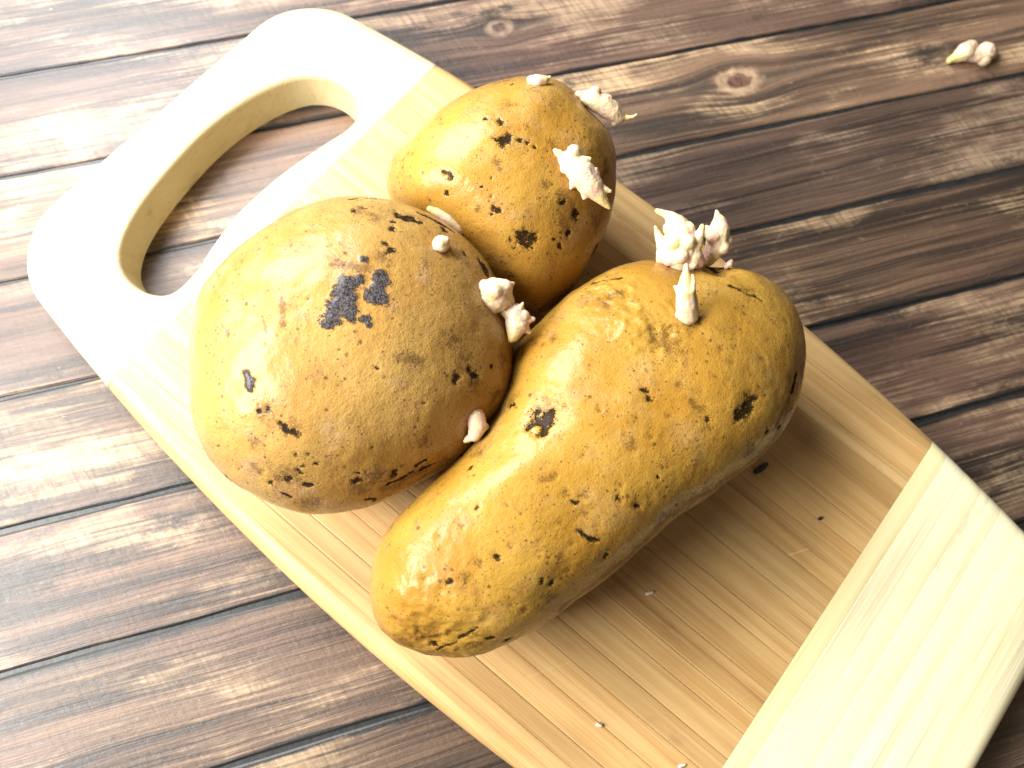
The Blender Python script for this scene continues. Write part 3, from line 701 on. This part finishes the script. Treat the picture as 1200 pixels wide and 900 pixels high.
dirt_shadeK = K.field([(930, 490, 905, 520, 13), (905, 520, 850, 562, 14), (850, 562, 780, 608, 14), (780, 608, 735, 655, 13), (735, 655, 660, 712, 12), (808, 376, 15), (800, 316, 16), (842, 318, 16), (470, 600, 10), (640, 480, 18), (940, 440, 12), (880, 530, 14), (640, 700, 14), (560, 755, 12), (740, 520, 11), (795, 452, 7), (830, 492, 6), (820, 458, 5), (838, 441, 5), (856, 422, 5), (844, 408, 5), (893, 421, 4), (782, 488, 4), (762, 511, 4.5), (683, 535, 4.5), (701, 480, 4.5), (662, 476, 5), (636, 403, 4), (626, 402, 4), (687, 355, 4.5), (662, 577, 7), (685, 581, 7), (684, 602, 6), (726, 583, 6), (747, 592, 6), (726, 568, 4), (546, 676, 8), (558, 659, 7), (496, 678, 4), (598, 709, 4.5), (614, 715, 4.5), (549, 714, 3.5), (541, 616, 4), (514, 629, 4), (593, 592, 3.5), (598, 641, 3.5), (476, 753, 11), (636, 564, 651, 557, 4), (656, 612, 5), (630, 652, 4), (658, 652, 3.5), (670, 637, 3.5), (665, 669, 3.5), (643, 706, 4.5), (775, 396, 7), (770, 404, 800, 412, 4), (760, 385, 768, 400, 3), (700, 350, 715, 362, 4), (650, 395, 8), (838, 343, 4), (872, 367, 3.5), (921, 376, 3.5), (920, 412, 4), (875, 340, 12), (500, 745, 16), (560, 740, 12), (458, 618, 8), (808, 470, 825, 480, 6), (830, 505, 6), (780, 400, 22), (720, 345, 14), (910, 500, 930, 450, 9), (560, 530, 14), (600, 470, 12)], soft=1.1)  # soil marks; the leading flank segments also paint shade into the skin colour
dotK, depK = K.dots(260, 0.00030, 0.0009)
K.P += K.N * (-np.clip(darkK, 0, 0.5) * 0.0009 - np.clip(dirt_shadeK, 0, 0.4) * 0.0004 - depK * 0.35)[:, None]
wr = np.zeros(len(K.P))
for (x, y, r) in ((765, 385, 45), (715, 345, 35), (520, 740, 55)):          # shrivelled skin
    p, n = K.hit(x, y); R = r * np.linalg.norm(p - CAM) / FPX
    wr = np.maximum(wr, np.exp(-((np.linalg.norm(K.P - p, axis=1) / R) ** 2)))
K.P += K.N * (wr * (1 - np.abs(fbm(K.P, 170.0, 3, 77)) * 4) * 0.00060)[:, None]
K.settle()
pK = empty('potato', (C3[0], C3[1], BT))
tag(pK, 'long kidney-shaped potato crowned with a clump of spiky cream sprouts', 'potato', 'sprouting potatoes on the board')
K.build(pK, {'dark': darkK, 'scab': np.zeros(len(K.P)), 'dirt_shade': dirt_shadeK, 'dots': dotK}).color = (0.62, 0.56, 0.37, 1)
sprout(K, pK, (800, 314), [[(800, 312, 15, -1), (797, 296, 21, 1), (798, 280, 19, 2), (794, 266, 13, 2), (787, 256, 8, 2)], [(780, 298, 11, 2), (776, 304, 7, 1)], [(812, 300, 12, 2), (818, 306, 8, 1)], [(788, 256, 7, 2), (779, 251, 4.5, 3), (770, 247, 2.6, 3)], [(784, 268, 7, 4)], [(777, 290, 7, 3), (772, 277, 4.5, 3), (768, 266, 2.2, 3)], [(815, 288, 8, 3), (820, 276, 5.5, 4), (823, 265, 2.6, 4)], [(806, 268, 8, 3)], [(790, 284, 9, 6)], [(806, 284, 9, 6)], [(798, 300, 9, 6)], [(784, 304, 8, 4)], [(812, 308, 7, 3)]], [(771, 248, 8, 3), (769, 268, 8, 3), (823, 265, 8, 4), (793, 288, 8, 8)])
sprout(K, pK, (826, 312), [[(829, 306, 7, -1), (836, 296, 10, 0), (840, 284, 13, 1), (843, 270, 12, 1), (843, 260, 8, 1), (841, 253, 4, 1), (840, 247, 1.8, 1)], [(830, 276, 4.5, 1), (828, 266, 2.4, 1)], [(851, 282, 7, 0)], [(847, 290, 8, 2)], [(836, 278, 8, 4)]], [(842, 254, 7, 1), (847, 292, 6, 1)])
sprout(K, pK, (806, 372), [[(806, 369, 13, 1), (805, 358, 13, 3), (804, 343, 11.5, 5), (804, 330, 8, 6), (804, 318, 4, 7), (804, 311, 2.6, 7)], [(811, 340, 4, 7), (813, 330, 2.4, 7), (812, 322, 1.3, 7)], [(795, 340, 4, 5), (791, 336, 2, 5)], [(796, 369, 5, 2)], [(814, 368, 5, 2)]], [(804, 326, 12, 8), (808, 345, 8, 9)], 0.00008)
sprout(K, pK, (853, 314), [[(851, 312, 3.5, 0), (855, 309, 4, 1)], [(857, 306, 2.4, 1)]], (), 0.0001)

# ------------------------------------------------------------------ loose bits
def loose(name, px, py, z, chains, mat, label, cat, tips=(), group=None, rough=0.0002):
    o_ = on_plane(px, py, z); s = np.linalg.norm(o_ - CAM) / FPX
    org = np.array([o_[0], o_[1], z])
    pt = lambda x, y, h: on_plane(x, y, z + h * s)
    ch = [[(pt(x, y, r * 0.85 if h is None else h), r * s) for (x, y, r, h) in c] for c in chains]
    me = blob_mesh(name, ch, [(pt(x, y, 4), r * s) for (x, y, r) in tips], org, vox=0.00025, rough=rough, seed=int(px))
    zz = min(v.co.z for v in me.vertices)
    for v in me.vertices: v.co.z -= zz + 0.00005
    o = link_mesh(name, me, mat); o.location = org
    return tag(o, label, cat, group)
loose('broken_sprout', 1138, 64, 0.0, [[(1112, 72, 3, None), (1120, 68, 5, None), (1130, 62, 8.5, None), (1136, 57, 7, None)], [(1134, 64, 7, None), (1146, 66, 7, None), (1154, 62, 9, None), (1162, 63, 5, None), (1166, 61, 2, None)], [(1152, 71, 6, None)]], M_sprout,
      'broken-off white potato sprout lying alone on the dark planks', 'sprout', [(1113, 72, 10), (1156, 72, 8)])
loose('soil_crumb', 893, 549, BT, [[(886, 553, 3, None), (892, 549, 3.6, None), (898, 544, 2.5, None)]], M_crumb, 'dark soil crumb on the bamboo against the kidney-shaped potato', 'crumb')
loose('soil_crumb', 961, 608, BT, [[(960, 608, 1.8, None), (962, 607, 1.6, None)]], M_crumb, 'tiny dark soil speck on the caramel strips near the pale end band', 'crumb')
loose('starch_crumb', 702, 849, BT, [[(700, 849, 2.2, None), (704, 850, 1.8, None)]], M_white, 'tiny white crumb on the caramel bamboo strips, out in the open', 'crumb')
loose('starch_crumb', 761, 695, BT, [[(758, 696, 1.8, None), (764, 694, 1.8, None)]], M_white, 'tiny pinkish white crumb in the shadow of the kidney-shaped potato', 'crumb')
loose('starch_crumb', 799, 897, BT, [[(797, 898, 2.2, None), (803, 896, 1.4, None)]], M_white, 'tiny white crumb beside the seam of the pale end band', 'crumb')
